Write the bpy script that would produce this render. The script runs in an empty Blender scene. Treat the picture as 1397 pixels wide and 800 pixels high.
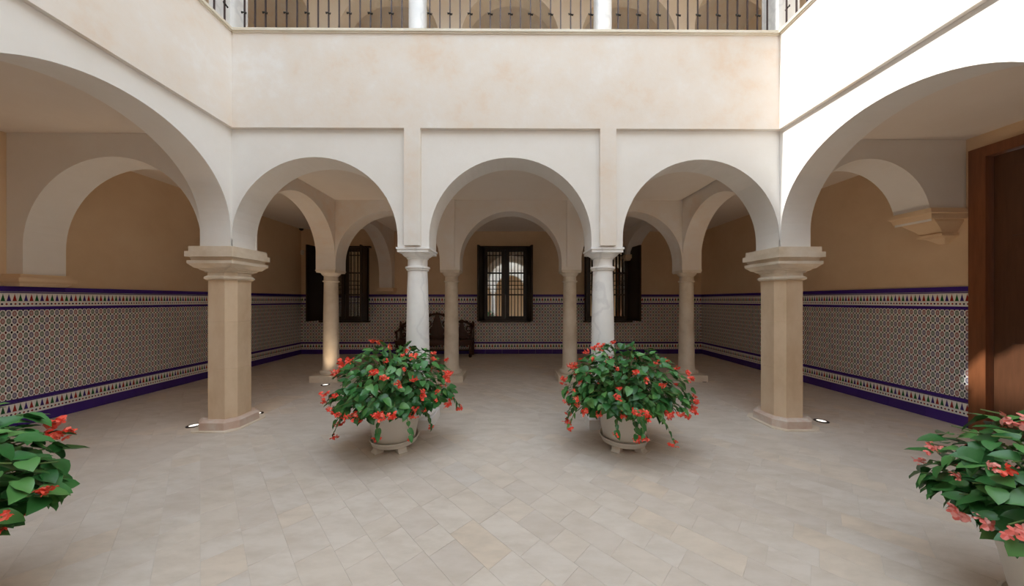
import bpy, bmesh, math, random
from mathutils import Vector, Matrix
R = math.radians
PI = math.pi
random.seed(7)
scene = bpy.context.scene
C = scene.collection

# ------------------------------------------------------------------ camera
cam_d = bpy.data.cameras.new('camera')
cam = bpy.data.objects.new('camera', cam_d)
C.objects.link(cam)
cam.location = (0, 0, 1.6)
cam.rotation_euler = (R(90), 0, R(-0.35))
cam_d.sensor_width = 36.0
cam_d.lens = 36.0 * 420.0 / 1397.0
cam_d.shift_y = 10.0 / 1397.0
cam_d.clip_start = 0.02
scene.camera = cam
# ------------------------------------------------------------------ light
world = bpy.data.worlds.new('sky')
scene.world = world
world.use_nodes = True
bg = world.node_tree.nodes['Background']
bg.inputs['Color'].default_value = (0.80, 0.91, 1.0, 1)
bg.inputs['Strength'].default_value = 2.75
sun_d = bpy.data.lights.new('sun_offscreen', 'SUN')
sun_d.energy = 4.8
sun_d.angle = R(1.6)
sun_d.color = (1.0, 0.96, 0.9)
sun = bpy.data.objects.new('sun_offscreen', sun_d)
C.objects.link(sun)
sun.rotation_euler = Vector((1.0, 0.025, -0.90)).to_track_quat('-Z', 'Y').to_euler()
scene.view_settings.view_transform = 'Standard'
scene.view_settings.look = 'None'
scene.view_settings.gamma = 1.0
scene.view_settings.use_curve_mapping = False
scene.view_settings.exposure = 0.26
try:
    scene.cycles.max_bounces = 16
    scene.cycles.diffuse_bounces = 12
    scene.cycles.glossy_bounces = 4
except Exception:
    pass

# ------------------------------------------------------------------ node helpers
class S:
    """socket wrapper with arithmetic"""
    def __init__(self, nt, sock): self.nt, self.s = nt, sock
    def _op(self, op, *a, clamp=False):
        n = self.nt.nodes.new('ShaderNodeMath'); n.operation = op; n.use_clamp = clamp
        for i, v in enumerate((self,) + a):
            if isinstance(v, S): self.nt.links.new(v.s, n.inputs[i])
            else: n.inputs[i].default_value = v
        return S(self.nt, n.outputs[0])
    def __add__(s, o): return s._op('ADD', o)
    def __sub__(s, o): return s._op('SUBTRACT', o)
    def __mul__(s, o): return s._op('MULTIPLY', o)
    def __truediv__(s, o): return s._op('DIVIDE', o)
    def lt(s, o): return s._op('LESS_THAN', o)
    def gt(s, o): return s._op('GREATER_THAN', o)
    def floor(s): return s._op('FLOOR')
    def fract(s): return s._op('FRACT')
    def mod(s, o): return s._op('FLOORED_MODULO', o)
    def abs(s): return s._op('ABSOLUTE')
    def sqrt(s): return s._op('SQRT')
    def cos(s): return s._op('COSINE')
    def atan2(s, o): return s._op('ARCTAN2', o)

def mixc(nt, fac, a, b):
    n = nt.nodes.new('ShaderNodeMix'); n.data_type = 'RGBA'
    for key, v in ((0, fac), (6, a), (7, b)):
        if isinstance(v, S): nt.links.new(v.s, n.inputs[key])
        elif key == 0: n.inputs[0].default_value = v
        else: n.inputs[key].default_value = (*v[:3], 1)
    return S(nt, n.outputs[2])

def newmat(name, col=(.8, .8, .8), rough=.6, metal=0.0, spec=.5):
    m = bpy.data.materials.new(name); m.use_nodes = True
    b = m.node_tree.nodes['Principled BSDF']
    b.inputs['Base Color'].default_value = (*col, 1)
    b.inputs['Roughness'].default_value = rough
    b.inputs['Metallic'].default_value = metal
    b.inputs['Specular IOR Level'].default_value = spec
    return m

def setc(m, s): m.node_tree.links.new(s.s, m.node_tree.nodes['Principled BSDF'].inputs['Base Color'])

def noise(nt, scale, detail=4, rough=.55, vec=None, out='Fac'):
    n = nt.nodes.new('ShaderNodeTexNoise')
    n.inputs['Scale'].default_value = scale
    n.inputs['Detail'].default_value = detail
    n.inputs['Roughness'].default_value = rough
    if vec is not None: nt.links.new(vec, n.inputs['Vector'])
    return S(nt, n.outputs[out])

def ramp(nt, s, stops):
    n = nt.nodes.new('ShaderNodeValToRGB'); e = n.color_ramp.elements
    e[0].position, e[0].color = stops[0][0], (*stops[0][1], 1)
    e[1].position, e[1].color = stops[-1][0], (*stops[-1][1], 1)
    for p, c in stops[1:-1]:
        x = e.new(p); x.color = (*c, 1)
    nt.links.new(s.s, n.inputs[0])
    return S(nt, n.outputs[0])

def wpos(nt, scale=(1, 1, 1)):
    g = nt.nodes.new('ShaderNodeNewGeometry')
    mp = nt.nodes.new('ShaderNodeMapping'); mp.inputs['Scale'].default_value = scale
    nt.links.new(g.outputs['Position'], mp.inputs['Vector'])
    return mp.outputs[0]

def bump(m, s, strength=.2, dist=.01):
    nt = m.node_tree
    n = nt.nodes.new('ShaderNodeBump'); n.inputs['Strength'].default_value = strength
    n.inputs['Distance'].default_value = dist
    nt.links.new(s.s, n.inputs['Height'])
    nt.links.new(n.outputs[0], nt.nodes['Principled BSDF'].inputs['Normal'])

def plaster(name, stops, scale=1.3, rough=.85):
    m = newmat(name, rough=rough, spec=.2); nt = m.node_tree
    p = wpos(nt)
    a = noise(nt, scale, 6, .62, p)
    b = noise(nt, scale * .35, 3, .5, p)
    c_ = noise(nt, scale * 2.6, 5, .7, p)
    setc(m, ramp(nt, (a * .45 + b * .25 + c_ * .30 - .5) * 1.25 + .5, stops))
    bump(m, noise(nt, 22, 4, .6, p), .12, .01)
    return m

M = {}
M['court'] = plaster('court_plaster', [(.34, (.77, .64, .53)), (.45, (.79, .72, .65)), (.54, (.80, .75, .70)), (.64, (.83, .81, .79))])
M['spandrel'] = plaster('spandrel_plaster', [(.36, (.80, .775, .74)), (.5, (.82, .80, .775)), (.62, (.84, .825, .805))])
M['gallery'] = plaster('gallery_plaster', [(.36, (.70, .52, .34)), (.5, (.74, .56, .38)), (.64, (.77, .60, .42))], 1.0)
M['ceil'] = plaster('ceiling_plaster', [(.36, (.78, .71, .64)), (.62, (.82, .76, .70))], .8)
M['coping'] = plaster('coping_stone', [(.36, (.72, .66, .55)), (.62, (.80, .76, .67))], 3)
M['inner'] = plaster('inner_arcade_plaster', [(.34, (.77, .64, .53)), (.45, (.79, .72, .65)), (.54, (.80, .75, .70)), (.64, (.83, .81, .79))], 1.0)
M['upperp'] = plaster('upper_plaster', [(.36, (.80, .70, .59)), (.62, (.84, .76, .66))], 1.0)

def stone(name, c0, c1, c2, sc=(1, 1, 1), scale=3.0, rough=.6, vein=None):
    m = newmat(name, rough=rough, spec=.35); nt = m.node_tree
    p = wpos(nt, sc)
    a = noise(nt, scale, 8, .62, p)
    c = ramp(nt, a, [(.32, c0), (.5, c1), (.68, c2)])
    if vein:
        w = nt.nodes.new('ShaderNodeTexWave'); w.inputs['Scale'].default_value = 1.1
        w.inputs['Distortion'].default_value = 9; w.inputs['Detail'].default_value = 5
        w.inputs['Detail Scale'].default_value = 1.6
        nt.links.new(p, w.inputs['Vector'])
        f = ramp(nt, S(nt, w.outputs['Fac']), [(.0, (1, 1, 1)), (.07, (0, 0, 0))])
        c = mixc(nt, f * .45, c, vein)
    setc(m, c)
    bump(m, noise(nt, 60, 4, .6, p), .1, .005)
    return m
M['marble'] = stone('white_marble', (.80, .81, .83), (.87, .88, .89), (.91, .91, .91), rough=.4, vein=(.66, .67, .70))
M['creamstone'] = stone('cream_stone', (.60, .52, .42), (.70, .62, .52), (.76, .70, .61), rough=.55)
M['sandstone'] = stone('sandstone', (.60, .44, .29), (.68, .52, .36), (.74, .59, .43), sc=(1, 1, .5), rough=.75)
M['capstone'] = stone('capital_stone', (.64, .53, .40), (.73, .63, .51), (.79, .71, .61), rough=.75)
M['plinthstone'] = stone('plinth_stone', (.58, .40, .32), (.64, .50, .42), (.70, .64, .58), scale=4, rough=.75)

def floor_mat():
    m = newmat('floor_limestone', rough=.5, spec=.4); nt = m.node_tree
    oi = nt.nodes.new('ShaderNodeObjectInfo')
    gi = nt.nodes.new('ShaderNodeNewGeometry')
    rnd = (S(nt, oi.outputs['Random']) + S(nt, gi.outputs['Random Per Island']) * 3.7).fract()
    p0 = wpos(nt)
    # per-tile shift of the vein pattern
    va = nt.nodes.new('ShaderNodeVectorMath'); va.operation = 'ADD'
    cx = nt.nodes.new('ShaderNodeCombineXYZ')
    nt.links.new((rnd * 37.0).s, cx.inputs[0]); nt.links.new((rnd * 91.0).s, cx.inputs[1])
    nt.links.new(p0, va.inputs[0]); nt.links.new(cx.outputs[0], va.inputs[1])
    mp = nt.nodes.new('ShaderNodeMapping'); mp.inputs['Scale'].default_value = (1.0, 2.6, 1); mp.inputs['Rotation'].default_value = (0, 0, .5)
    nt.links.new(va.outputs[0], mp.inputs['Vector'])
    a = noise(nt, 3.2, 9, .66, mp.outputs[0])
    b = noise(nt, .55, 3, .5, p0)
    base = ramp(nt, rnd, [(0, (.58, .51, .46)), (.3, (.66, .575, .49)), (.45, (.66, .60, .55)), (.7, (.69, .62, .55)), (.86, (.71, .57, .43)), (1, (.60, .56, .53))])
    base = mixc(nt, .45, base, (.66, .60, .545))
    c = mixc(nt, ramp(nt, a, [(.40, (.0, .0, .0)), (.68, (.75, .75, .75))]), base, (.52, .45, .38))
    c = mixc(nt, ramp(nt, b, [(.4, (0, 0, 0)), (.7, (.35, .35, .35))]), c, (.72, .66, .60))
    setc(m, c)
    rr = a * .25 + .38
    nt.links.new(rr.s, nt.nodes['Principled BSDF'].inputs['Roughness'])
    bump(m, noise(nt, 30, 5, .6, p0), .06, .004)
    return m
M['floor'] = floor_mat()
M['joint'] = newmat('floor_joint', (.62, .565, .51), .9)
M['grout'] = newmat('tile_grout', (.70, .68, .66), .8)

PURPLE = (.055, .022, .22)
def glaze(name, col):
    m = newmat(name, col, .22, 0, .5); nt = m.node_tree
    oi = nt.nodes.new('ShaderNodeObjectInfo')
    c = mixc(nt, S(nt, oi.outputs['Random']) * .35, col, tuple(x * 1.5 for x in col))
    setc(m, c)
    return m
M['purple'] = glaze('purple_glaze', PURPLE)
RED, GREEN, NAVY, WHITE = (.36, .035, .03), (.02, .13, .05), (.05, .03, .20), (.90, .90, .89)

def uvs(nt):
    u = nt.nodes.new('ShaderNodeUVMap')
    sp = nt.nodes.new('ShaderNodeSeparateXYZ')
    nt.links.new(u.outputs[0], sp.inputs[0])
    return S(nt, sp.outputs[0]), S(nt, sp.outputs[1])

def star_mat():
    m = newmat('star_tile', rough=.2); nt = m.node_tree
    u, v = uvs(nt)
    fu, fv = u.fract() - .5, v.fract() - .5
    r = (fu * fu + fv * fv).sqrt()
    th = fv.atan2(fu)
    idx = (u.floor() + v.floor().mod(2.0)).mod(3.0)
    col = mixc(nt, idx.gt(.5), RED, mixc(nt, idx.gt(1.5), GREEN, NAVY))
    ray = (th * 8.0).cos()
    # ring of eight darts, pale disc in the middle
    disc = r.lt(.39)
    ring = r.gt(.22) * r.lt(.39) * ray.gt(.1)
    ring2 = r.gt(.06) * r.lt(.13)
    pale = mixc(nt, .62, col, (.50, .49, .49))
    cu, cv = fu.abs() - .5, fv.abs() - .5
    rc = (cu * cu + cv * cv).sqrt()
    dot = rc.lt(.175)
    di = ((u + .5).floor() + (v + .5).floor().mod(2.0) * 2.0).mod(3.0)
    dcol = mixc(nt, di.lt(.5), (.008, .006, .02), (.10, .015, .015))
    c = mixc(nt, disc, WHITE, pale)
    c = mixc(nt, ring2 * .5, c, (.85, .85, .85))
    c = mixc(nt, ring * .9, c, col)
    c = mixc(nt, dot, c, dcol)
    setc(m, c)
    return m
M['star'] = star_mat()

def border_mat():
    m = newmat('border_tile', rough=.2); nt = m.node_tree
    u, v = uvs(nt)
    fu = u.fract() - .5
    idx = u.floor().mod(3.0)
    col = mixc(nt, idx.gt(.5), GREEN, mixc(nt, idx.gt(1.5), NAVY, RED))
    # stepped tree-like triangle
    vs = ((v - .42) * 18.0).floor() / 18.0
    half = (vs * -1.0 + .54) * .68
    tri = fu.abs().lt(half) * v.gt(.42) * v.lt(.97)
    du = (u * 1.3333)
    dfu = (du.fract() - .5) * .75
    dv = (v - .2) * 3.3
    rd = (dfu * dfu + dv * dv).sqrt()
    dot = (dfu.abs() + dv.abs() * .9).lt(.26)
    dcol = mixc(nt, du.floor().mod(2.0).lt(.5), (.30, .03, .03), (.015, .012, .06))
    line = (v - .385).abs().lt(.02)
    c = mixc(nt, tri, WHITE, col)
    c = mixc(nt, dot, c, dcol)
    c = mixc(nt, line * .4, c, (.45, .45, .45))
    setc(m, c)
    return m
M['border'] = border_mat()

def wood(name, c0, c1, rough=.4):
    m = newmat(name, rough=rough); nt = m.node_tree
    p = wpos(nt, (14, 14, 1.2))
    setc(m, ramp(nt, noise(nt, 2.2, 6, .6, p), [(.3, c0), (.7, c1)]))
    return m
M['door'] = wood('door_wood', (.17, .058, .022), (.24, .088, .035), .38)
M['doorleaf'] = wood('door_leaf_wood', (.085, .035, .016), (.12, .05, .024), .4)
M['frame'] = wood('window_wood', (.018, .010, .007), (.032, .018, .012), .35)
M['bench'] = wood('bench_wood', (.035, .010, .005), (.065, .018, .009), .3)
M['iron'] = newmat('wrought_iron', (.075, .055, .06), .5, .4)
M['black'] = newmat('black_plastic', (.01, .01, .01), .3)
M['whitep'] = newmat('white_plastic', (.7, .67, .6), .4)
M['pot'] = newmat('pot_plastic', (.68, .64, .58), .45)
M['soil'] = newmat('potting_soil', (.05, .03, .018), .95)
M['mirrorglass'] = newmat('reflective_window_glass', (.86, .88, .86), .03, 1.0)
M['ring'] = newmat('uplight_steel', (.06, .05, .05), .35, .8)
M['lampglass'] = newmat('uplight_glass', (.85, .82, .78), .15)
_b = M['lampglass'].node_tree.nodes['Principled BSDF']
_b.inputs['Emission Color'].default_value = (1, .93, .82, 1); _b.inputs['Emission Strength'].default_value = 1.2

def leaf_mat(name, c0, c1, c2):
    m = newmat(name, rough=.36); nt = m.node_tree
    oi = nt.nodes.new('ShaderNodeObjectInfo'); gi = nt.nodes.new('ShaderNodeNewGeometry')
    rnd = (S(nt, oi.outputs['Random']) + S(nt, gi.outputs['Random Per Island']) * 2.3).fract()
    setc(m, ramp(nt, rnd, [(0, c0), (.6, c1), (1, c2)]))
    b = nt.nodes['Principled BSDF']
    b.inputs['Subsurface Weight'].default_value = 0.0
    return m
M['leaf'] = leaf_mat('begonia_leaf', (.022, .115, .026), (.045, .19, .048), (.12, .30, .08))
M['stem'] = newmat('begonia_stem', (.13, .20, .06), .5)
M['coral'] = leaf_mat('coral_petals', (.82, .05, .03), (.88, .09, .05), (.90, .20, .13))
M['pink'] = leaf_mat('pink_petals', (.82, .16, .13), (.86, .30, .26), (.88, .42, .38))

# ------------------------------------------------------------------ mesh helpers
class MB:
    def __init__(s): s.v, s.f, s.uv = [], [], None
    def box(s, x0, x1, y0, y1, z0, z1):
        n = len(s.v)
        s.v += [(x0, y0, z0), (x1, y0, z0), (x1, y1, z0), (x0, y1, z0), (x0, y0, z1), (x1, y0, z1), (x1, y1, z1), (x0, y1, z1)]
        s.f += [tuple(n + i for i in q) for q in ((3, 2, 1, 0), (4, 5, 6, 7), (0, 1, 5, 4), (1, 2, 6, 5), (2, 3, 7, 6), (3, 0, 4, 7))]
        return s
    def rings(s, rings, close=True):
        n0 = len(s.v); k = len(rings[0])
        for r in rings: s.v += [tuple(p) for p in r]
        for i in range(len(rings) - 1):
            a, b = n0 + i * k, n0 + (i + 1) * k
            for j in range(k):
                s.f.append((a + j, a + (j + 1) % k, b + (j + 1) % k, b + j))
        if close:
            s.f.append(tuple(n0 + j for j in reversed(range(k))))
            s.f.append(tuple(n0 + (len(rings) - 1) * k + j for j in range(k)))
        return s
    def lathe(s, prof, seg=28, close=True, c=(0, 0)):
        return s.rings([[(c[0] + r * math.cos(2 * PI * j / seg), c[1] + r * math.sin(2 * PI * j / seg), z) for j in range(seg)] for r, z in prof], close)
    def octa(s, prof, cx=0, cy=0):
        rr = []
        for z, h, c in prof:
            rr.append([(cx + x, cy + y, z) for x, y in ((-h + c, -h), (h - c, -h), (h, -h + c), (h, h - c), (h - c, h), (-h + c, h), (-h, h - c), (-h, -h + c))])
        return s.rings(rr)
    def rect(s, prof):
        """prof: (z, x0, x1, y0, y1) rectangles lofted"""
        return s.rings([[(x0, y0, z), (x1, y0, z), (x1, y1, z), (x0, y1, z)] for z, x0, x1, y0, y1 in prof])
    def tube(s, pts, r, seg=6, closed=False):
        pts = [Vector(p) for p in pts]; rings = []
        n = len(pts)
        for i, p in enumerate(pts):
            if closed: t = pts[(i + 1) % n] - pts[i - 1]
            else: t = pts[min(i + 1, n - 1)] - pts[max(i - 1, 0)]
            t.normalize()
            up = Vector((0, 0, 1)) if abs(t.z) < .9 else Vector((0, 1, 0))
            a = t.cross(up).normalized(); b = t.cross(a).normalized()
            rr = r[i] if isinstance(r, (list, tuple)) else r
            rings.append([tuple(p + (a * math.cos(2 * PI * j / seg) + b * math.sin(2 * PI * j / seg)) * rr) for j in range(seg)])
        if closed: rings.append(rings[0])
        return s.rings(rings, not closed)
    def build(s, name, mat, parent=None, smooth=False, loc=None):
        me = bpy.data.meshes.new(name)
        me.from_pydata(s.v, [], s.f)
        bm = bmesh.new(); bm.from_mesh(me)
        bmesh.ops.recalc_face_normals(bm, faces=bm.faces); bm.to_mesh(me); bm.free()
        me.materials.append(M[mat])
        if smooth:
            me.polygons.foreach_set('use_smooth', [True] * len(me.polygons))
            try: me.set_sharp_from_angle(angle=R(38))
            except Exception: pass
        me.update()
        return link(name, me, parent, loc)

def link(name, me, parent=None, loc=None, rot=None):
    o = bpy.data.objects.new(name, me); C.objects.link(o)
    if parent is not None: o.parent = parent
    if loc is not None: o.location = loc
    if rot is not None: o.rotation_euler = rot
    return o
def tag(o, label=None, cat=None, group=None, kind=None):
    if label: o['label'] = label
    if cat: o['category'] = cat
    if group: o['group'] = group
    if kind: o['kind'] = kind
    return o
def empty(name, loc, label=None, cat=None, group=None, rz=0):
    o = link(name, None, None, loc, (0, 0, rz)); o.empty_display_size = .1
    return tag(o, label, cat, group)
def struct(name, mb, mat, label=None, cat='wall'):
    return tag(mb.build(name, mat), label, cat, None, 'structure')
def copy_tree(root, loc, label=None, group=None, rz=0):
    r = root.copy(); C.objects.link(r); r.location = loc; r.rotation_euler = (0, 0, rz)
    if label: r['label'] = label
    if group: r['group'] = group
    for ch in root.children:
        c = ch.copy(); C.objects.link(c); c.parent = r
        for g in ch.children:
            d = g.copy(); C.objects.link(d); d.parent = c
    return r

def arch_wall(segs, w0, w1, ztop, axis, n=28, mb=None):
    """segs: list of ('s', u0, u1, zbottom) or ('a', u0, u1, zc, rz); the wall runs along u, thickness w0..w1.
    axis 'x': u = X, w = Y;  axis 'y': u = Y, w = X"""
    mb = mb or MB()
    P = (lambda u, w, z: (u, w, z)) if axis == 'x' else (lambda u, w, z: (w, u, z))
    prof = []
    for sg in segs:
        if sg[0] == 's': prof.append([(sg[1], sg[3]), (sg[2], sg[3])])
        else:
            _, u0, u1, zc, rz = sg; c, rx = (u0 + u1) / 2, (u1 - u0) / 2
            prof.append([(c - rx * math.cos(PI * i / n), zc + rz * math.sin(PI * i / n)) for i in range(n + 1)])
    pts = [p for s_ in prof for p in s_]
    clean = [pts[0]]
    for p in pts[1:]:
        if abs(p[0] - clean[-1][0]) > 1e-6 or abs(p[1] - clean[-1][1]) > 1e-6: clean.append(p)
    k = len(mb.v)
    for u, z in clean:
        mb.v += [P(u, w0, z), P(u, w1, z), P(u, w0, ztop), P(u, w1, ztop)]
    for i in range(len(clean) - 1):
        a, b = k + 4 * i, k + 4 * (i + 1)
        mb.f.append((a, b, b + 1, a + 1))                      # soffit
        if abs(clean[i][0] - clean[i + 1][0]) > 1e-6:
            mb.f += [(a, a + 2, b + 2, b), (a + 1, b + 1, b + 3, a + 3), (a + 2, a + 3, b + 3, b + 2)]
    e = k + 4 * (len(clean) - 1)
    mb.f += [(k, k + 1, k + 3, k + 2), (e, e + 2, e + 3, e + 1)]
    return mb

# ------------------------------------------------------------------ dimensions (metres)
XL, XR, YB, YS = -6.22, 5.74, 9.20, -5.7        # outer gallery walls
AL, AR = -3.455, 3.38                            # courtyard faces of the side arcades
T = .37
Y1, Y2 = 3.84, 4.21                              # front arcade
Y3, Y4 = 6.08, 6.45                              # inner arcade behind it
YS1, YS2 = -3.69, -3.32                          # arcade behind the camera
ZI = 2.258
CX = (-1.205, 1.212)
HB = .195
ZBAND, ZCOP, ZROOF = 3.72, 4.92, 8.75

# ------------------------------------------------------------------ floor
fl = MB().box(XL - .3, XR + .3, YS - .3, YB + .3, -.2, -.0022)
floor = struct('floor', fl, 'joint', 'pale limestone paving laid diagonally across courtyard and galleries', 'floor')
def tile_geo(corners, t=.03, bev=.0025):
    """corners ccw (x,y); flat slab with top at z=0"""
    cx = sum(p[0] for p in corners) / 4; cy = sum(p[1] for p in corners) / 4
    def inset(d):
        out = []
        for x, y in corners:
            v = Vector((cx - x, cy - y)); v.normalize(); out.append((x + v.x * d, y + v.y * d))
        return out
    a, b = inset(.0018), inset(.0018 + bev)
    v = [(x, y, -t) for x, y in a] + [(x, y, -bev * .6) for x, y in a] + [(x, y, 0) for x, y in b]
    f = [(8, 9, 10, 11)]
    for i in range(4):
        j = (i + 1) % 4
        f += [(i, j, 4 + j, 4 + i), (4 + i, 4 + j, 8 + j, 8 + i)]
    return v, f
tiles = []
rt2 = math.sqrt(.5)
wd = .20
rng = random.Random(11)
def place(x, y):  # which zone a point belongs to
    return AL + .32 < x < AR - .32 and YS2 + .3 < y < Y1 - .14
# diagonal courses, clipped against rectangular zones by polygon clipping
def clip(poly, x0, x1, y0, y1):
    def cut(p, f, inter):
        out = []
        for i in range(len(p)):
            a, b = p[i - 1], p[i]
            if f(b):
                if not f(a): out.append(inter(a, b))
                out.append(b)
            elif f(a): out.append(inter(a, b))
        return out
    def ix(c): return lambda a, b: (c, a[1] + (b[1] - a[1]) * (c - a[0]) / (b[0] - a[0]))
    def iy(c): return lambda a, b: (a[0] + (b[0] - a[0]) * (c - a[1]) / (b[1] - a[1]), c)
    for f, it in ((lambda q: q[0] >= x0, ix(x0)), (lambda q: q[0] <= x1, ix(x1)), (lambda q: q[1] >= y0, iy(y0)), (lambda q: q[1] <= y1, iy(y1))):
        if poly: poly = cut(poly, f, it)
    return poly
zones = [(AL - .02, AR + .02, YS2, 3.68), (AL, AR, 4.36, 5.99), (XL, XR, 6.55, YB),
         (XL, AL - .42, YS, 3.68), (AR + .42, XR, YS, 3.68), (XL, AL - .42, 3.68, 6.55), (AR + .42, XR, 3.68, 6.55)]
polys = []
for zi, (x0, x1, y0, y1) in enumerate(zones):
    cs = [(x + y) * rt2 for x in (x0, x1) for y in (y0, y1)]; ds = [(y - x) * rt2 for x in (x0, x1) for y in (y0, y1)]
    c0 = math.floor(min(cs) / wd) * wd
    while c0 < max(cs):
        d = min(ds) - rng.random() * .4
        while d < max(ds):
            ln = rng.choice((.2, .28, .4, .4, .3))
            q = [(c0, d), (c0 + wd, d), (c0 + wd, d + ln), (c0, d + ln)]
            pl = clip([((c - e) * rt2, (c + e) * rt2) for c, e in q], x0, x1, y0, y1)
            if len(pl) >= 3:
                ar = abs(sum(pl[i - 1][0] * pl[i][1] - pl[i][0] * pl[i - 1][1] for i in range(len(pl)))) / 2
                if ar > .003: polys.append(pl)
            d += ln
        c0 += wd
# straight border slabs along the arcade lines
def strip(x0, x1, y0, y1, along, step):
    a0, a1 = (x0, x1) if along == 'x' else (y0, y1)
    n = max(1, round((a1 - a0) / step)); p = a0
    for i in range(n):
        q = a0 + (a1 - a0) * (i + 1) / n
        if along == 'x': polys.append([(p, y0), (q, y0), (q, y1), (p, y1)])
        else: polys.append([(x0, p), (x1, p), (x1, q), (x0, q)])
        p = q
strip(AL - .42, AR + .42, 3.68, 4.36, 'x', .85)
strip(AL - .42, AR + .42, 5.99, 6.55, 'x', .85)
strip(AL - .42, AL - .02, YS2, 3.68, 'y', .8); strip(AR + .02, AR + .42, YS2, 3.68, 'y', .8)
strip(AL - .42, AL, 4.36, 5.99, 'y', .8); strip(AR, AR + .42, 4.36, 5.99, 'y', .8)
strip(AL - .42, AR + .42, YS, YS2, 'x', .8)
def slab(pl, t=.03, g=.0009, bv=.0008):
    n = len(pl); cx = sum(p[0] for p in pl) / n; cy = sum(p[1] for p in pl) / n
    if sum(pl[i - 1][0] * pl[i][1] - pl[i][0] * pl[i - 1][1] for i in range(n)) < 0: pl = pl[::-1]
    def inset(d):
        out = []
        for i in range(n):
            p0, p1, p2 = Vector(pl[i - 1]), Vector(pl[i]), Vector(pl[(i + 1) % n])
            e1, e2 = (p1 - p0), (p2 - p1)
            if e1.length < 1e-5 or e2.length < 1e-5: out.append((p1.x, p1.y)); continue
            e1.normalize(); e2.normalize()
            n1, n2 = Vector((-e1.y, e1.x)), Vector((-e2.y, e2.x))
            m_ = (n1 + n2); k_ = max(.3, 1 + n1.dot(n2))
            q_ = p1 + m_ * (d / k_); out.append((q_.x, q_.y))
        return out
    a, b = inset(g), inset(g + bv * 1.5)
    v = [(x, y, -t) for x, y in a] + [(x, y, -bv) for x, y in a] + [(x, y, 0) for x, y in b]
    f = [tuple(2 * n + i for i in range(n))]
    for i in range(n):
        j = (i + 1) % n
        f += [(i, j, n + j, n + i), (n + i, n + j, 2 * n + j, 2 * n + i)]
    return v, f
def onscreen(pl):
    cx = sum(p[0] for p in pl) / len(pl); cy = sum(p[1] for p in pl) / len(pl)
    if cy < .8: return 1e9
    px, py = 696 + 420 * cx / cy, 410 + 420 * 1.6 / cy
    if not (-20 < px < 1417 and py < 815): return 1e9
    return cy * cy
polys.sort(key=onscreen)
for pl in polys[:300]:
    v, f = slab(pl); b = MB(); b.v, b.f = v, f
    b.build('paving_slab', 'floor', floor)
b = MB()
for pl in polys[300:]:
    v, f = slab(pl); k = len(b.v); b.v += v; b.f += [tuple(k + i for i in q) for q in f]
tag(b.build('paving_slabs', 'floor', floor), kind='stuff')

# ------------------------------------------------------------------ arcade walls, ground storey
ZT = 3.76
s = [('s', XL, -6.02, 1.92), ('a', -6.02, AL - T, 2.27, 1.11), ('s', AL - T, AL, ZI),
     ('a', AL, CX[0] - HB, 2.364, 1.018), ('s', CX[0] - HB, CX[0] + HB, ZI), ('a', CX[0] + HB, CX[1] - HB, 2.364, 1.018),
     ('s', CX[1] - HB, CX[1] + HB, ZI), ('a', CX[1] + HB, AR, 2.364, 1.0), ('s', AR, AR + T, ZI),
     ('a', AR + T, 5.30, 2.60, .78), ('s', 5.30, XR, 2.75)]
struct('wall_front', arch_wall(s, Y1, Y2, ZT, 'x', 36), 'spandrel', 'cream plastered three-arch wall carried by two marble columns and sandstone piers')
def side(cz, rz):
    return [('s', YS1, YS2, ZI), ('a', YS2, -1.19, cz, rz), ('s', -1.19, -.82, ZI), ('a', -.82, 1.31, cz, rz), ('s', 1.31, 1.68, ZI), ('a', 1.68, Y1 - .02, cz, rz), ('s', Y1 - .02, Y1 + .01, ZI)]
struct('wall_left', arch_wall(side(2.50, .975), AL - T, AL, ZT, 'y', 40), 'spandrel', 'shaded cream arcade wall with wide arches beside the left gallery')
struct('wall_right', arch_wall(side(2.48, .96), AR, AR + T, ZT, 'y', 40), 'spandrel', 'sunlit cream arcade wall with wide arches beside the dark wooden door')
s = [('s', AL - T, AL, ZI), ('a', AL, CX[0] - HB, 2.364, 1.018), ('s', CX[0] - HB, CX[0] + HB, ZI), ('a', CX[0] + HB, CX[1] - HB, 2.364, 1.018),
     ('s', CX[1] - HB, CX[1] + HB, ZI), ('a', CX[1] + HB, AR, 2.364, 1.0), ('s', AR, AR + T, ZI)]
struct('wall_behind', arch_wall(s, YS1, YS2, ZT, 'x'), 'spandrel', 'cream three-arch wall closing the courtyard opposite the carved bench')
# inner arcade
RX = (-3.63, -1.19, 1.215, 3.60)
ZR = 2.20
s = [('s', RX[0] - HB, RX[0] + HB, ZR)]
for i in range(3):
    s += [('a', RX[i] + HB, RX[i + 1] - HB, 2.36, 1.0), ('s', RX[i + 1] - HB, RX[i + 1] + HB, ZR)]
struct('wall_inner', arch_wall(s, Y3, Y4, 3.72, 'x', 36), 'inner', 'tan three-arch inner wall carried by four slender cream columns')
for nm, x0, lab in (('wall_inner_left', RX[0] - .185, 'tan arched cross walls over the gallery toward the dome camera'), ('wall_inner_right', RX[3] - .185, 'tan arched cross walls over the gallery at the end away from the bench')):
    mb = arch_wall([('s', Y2 - .01, Y2 + .005, ZI), ('a', Y2 + .005, Y3 - .005, 2.43, .95), ('s', Y3 - .005, Y3 + .01, ZR + .003)], x0, x0 + T, 3.72, 'y', 30)
    zc_, rz_, zb_ = (2.30, 1.2, 1.96) if x0 < 0 else (2.95, .58, 2.93)
    arch_wall([('s', Y4 - .01, Y4 + .005, ZR + .003), ('a', Y4 + .005, 9.0, zc_, rz_), ('s', 9.0, YB + .01, zb_)], x0, x0 + T, 3.74, 'y', 30, mb)
    struct(nm, mb, 'inner', lab)
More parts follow.
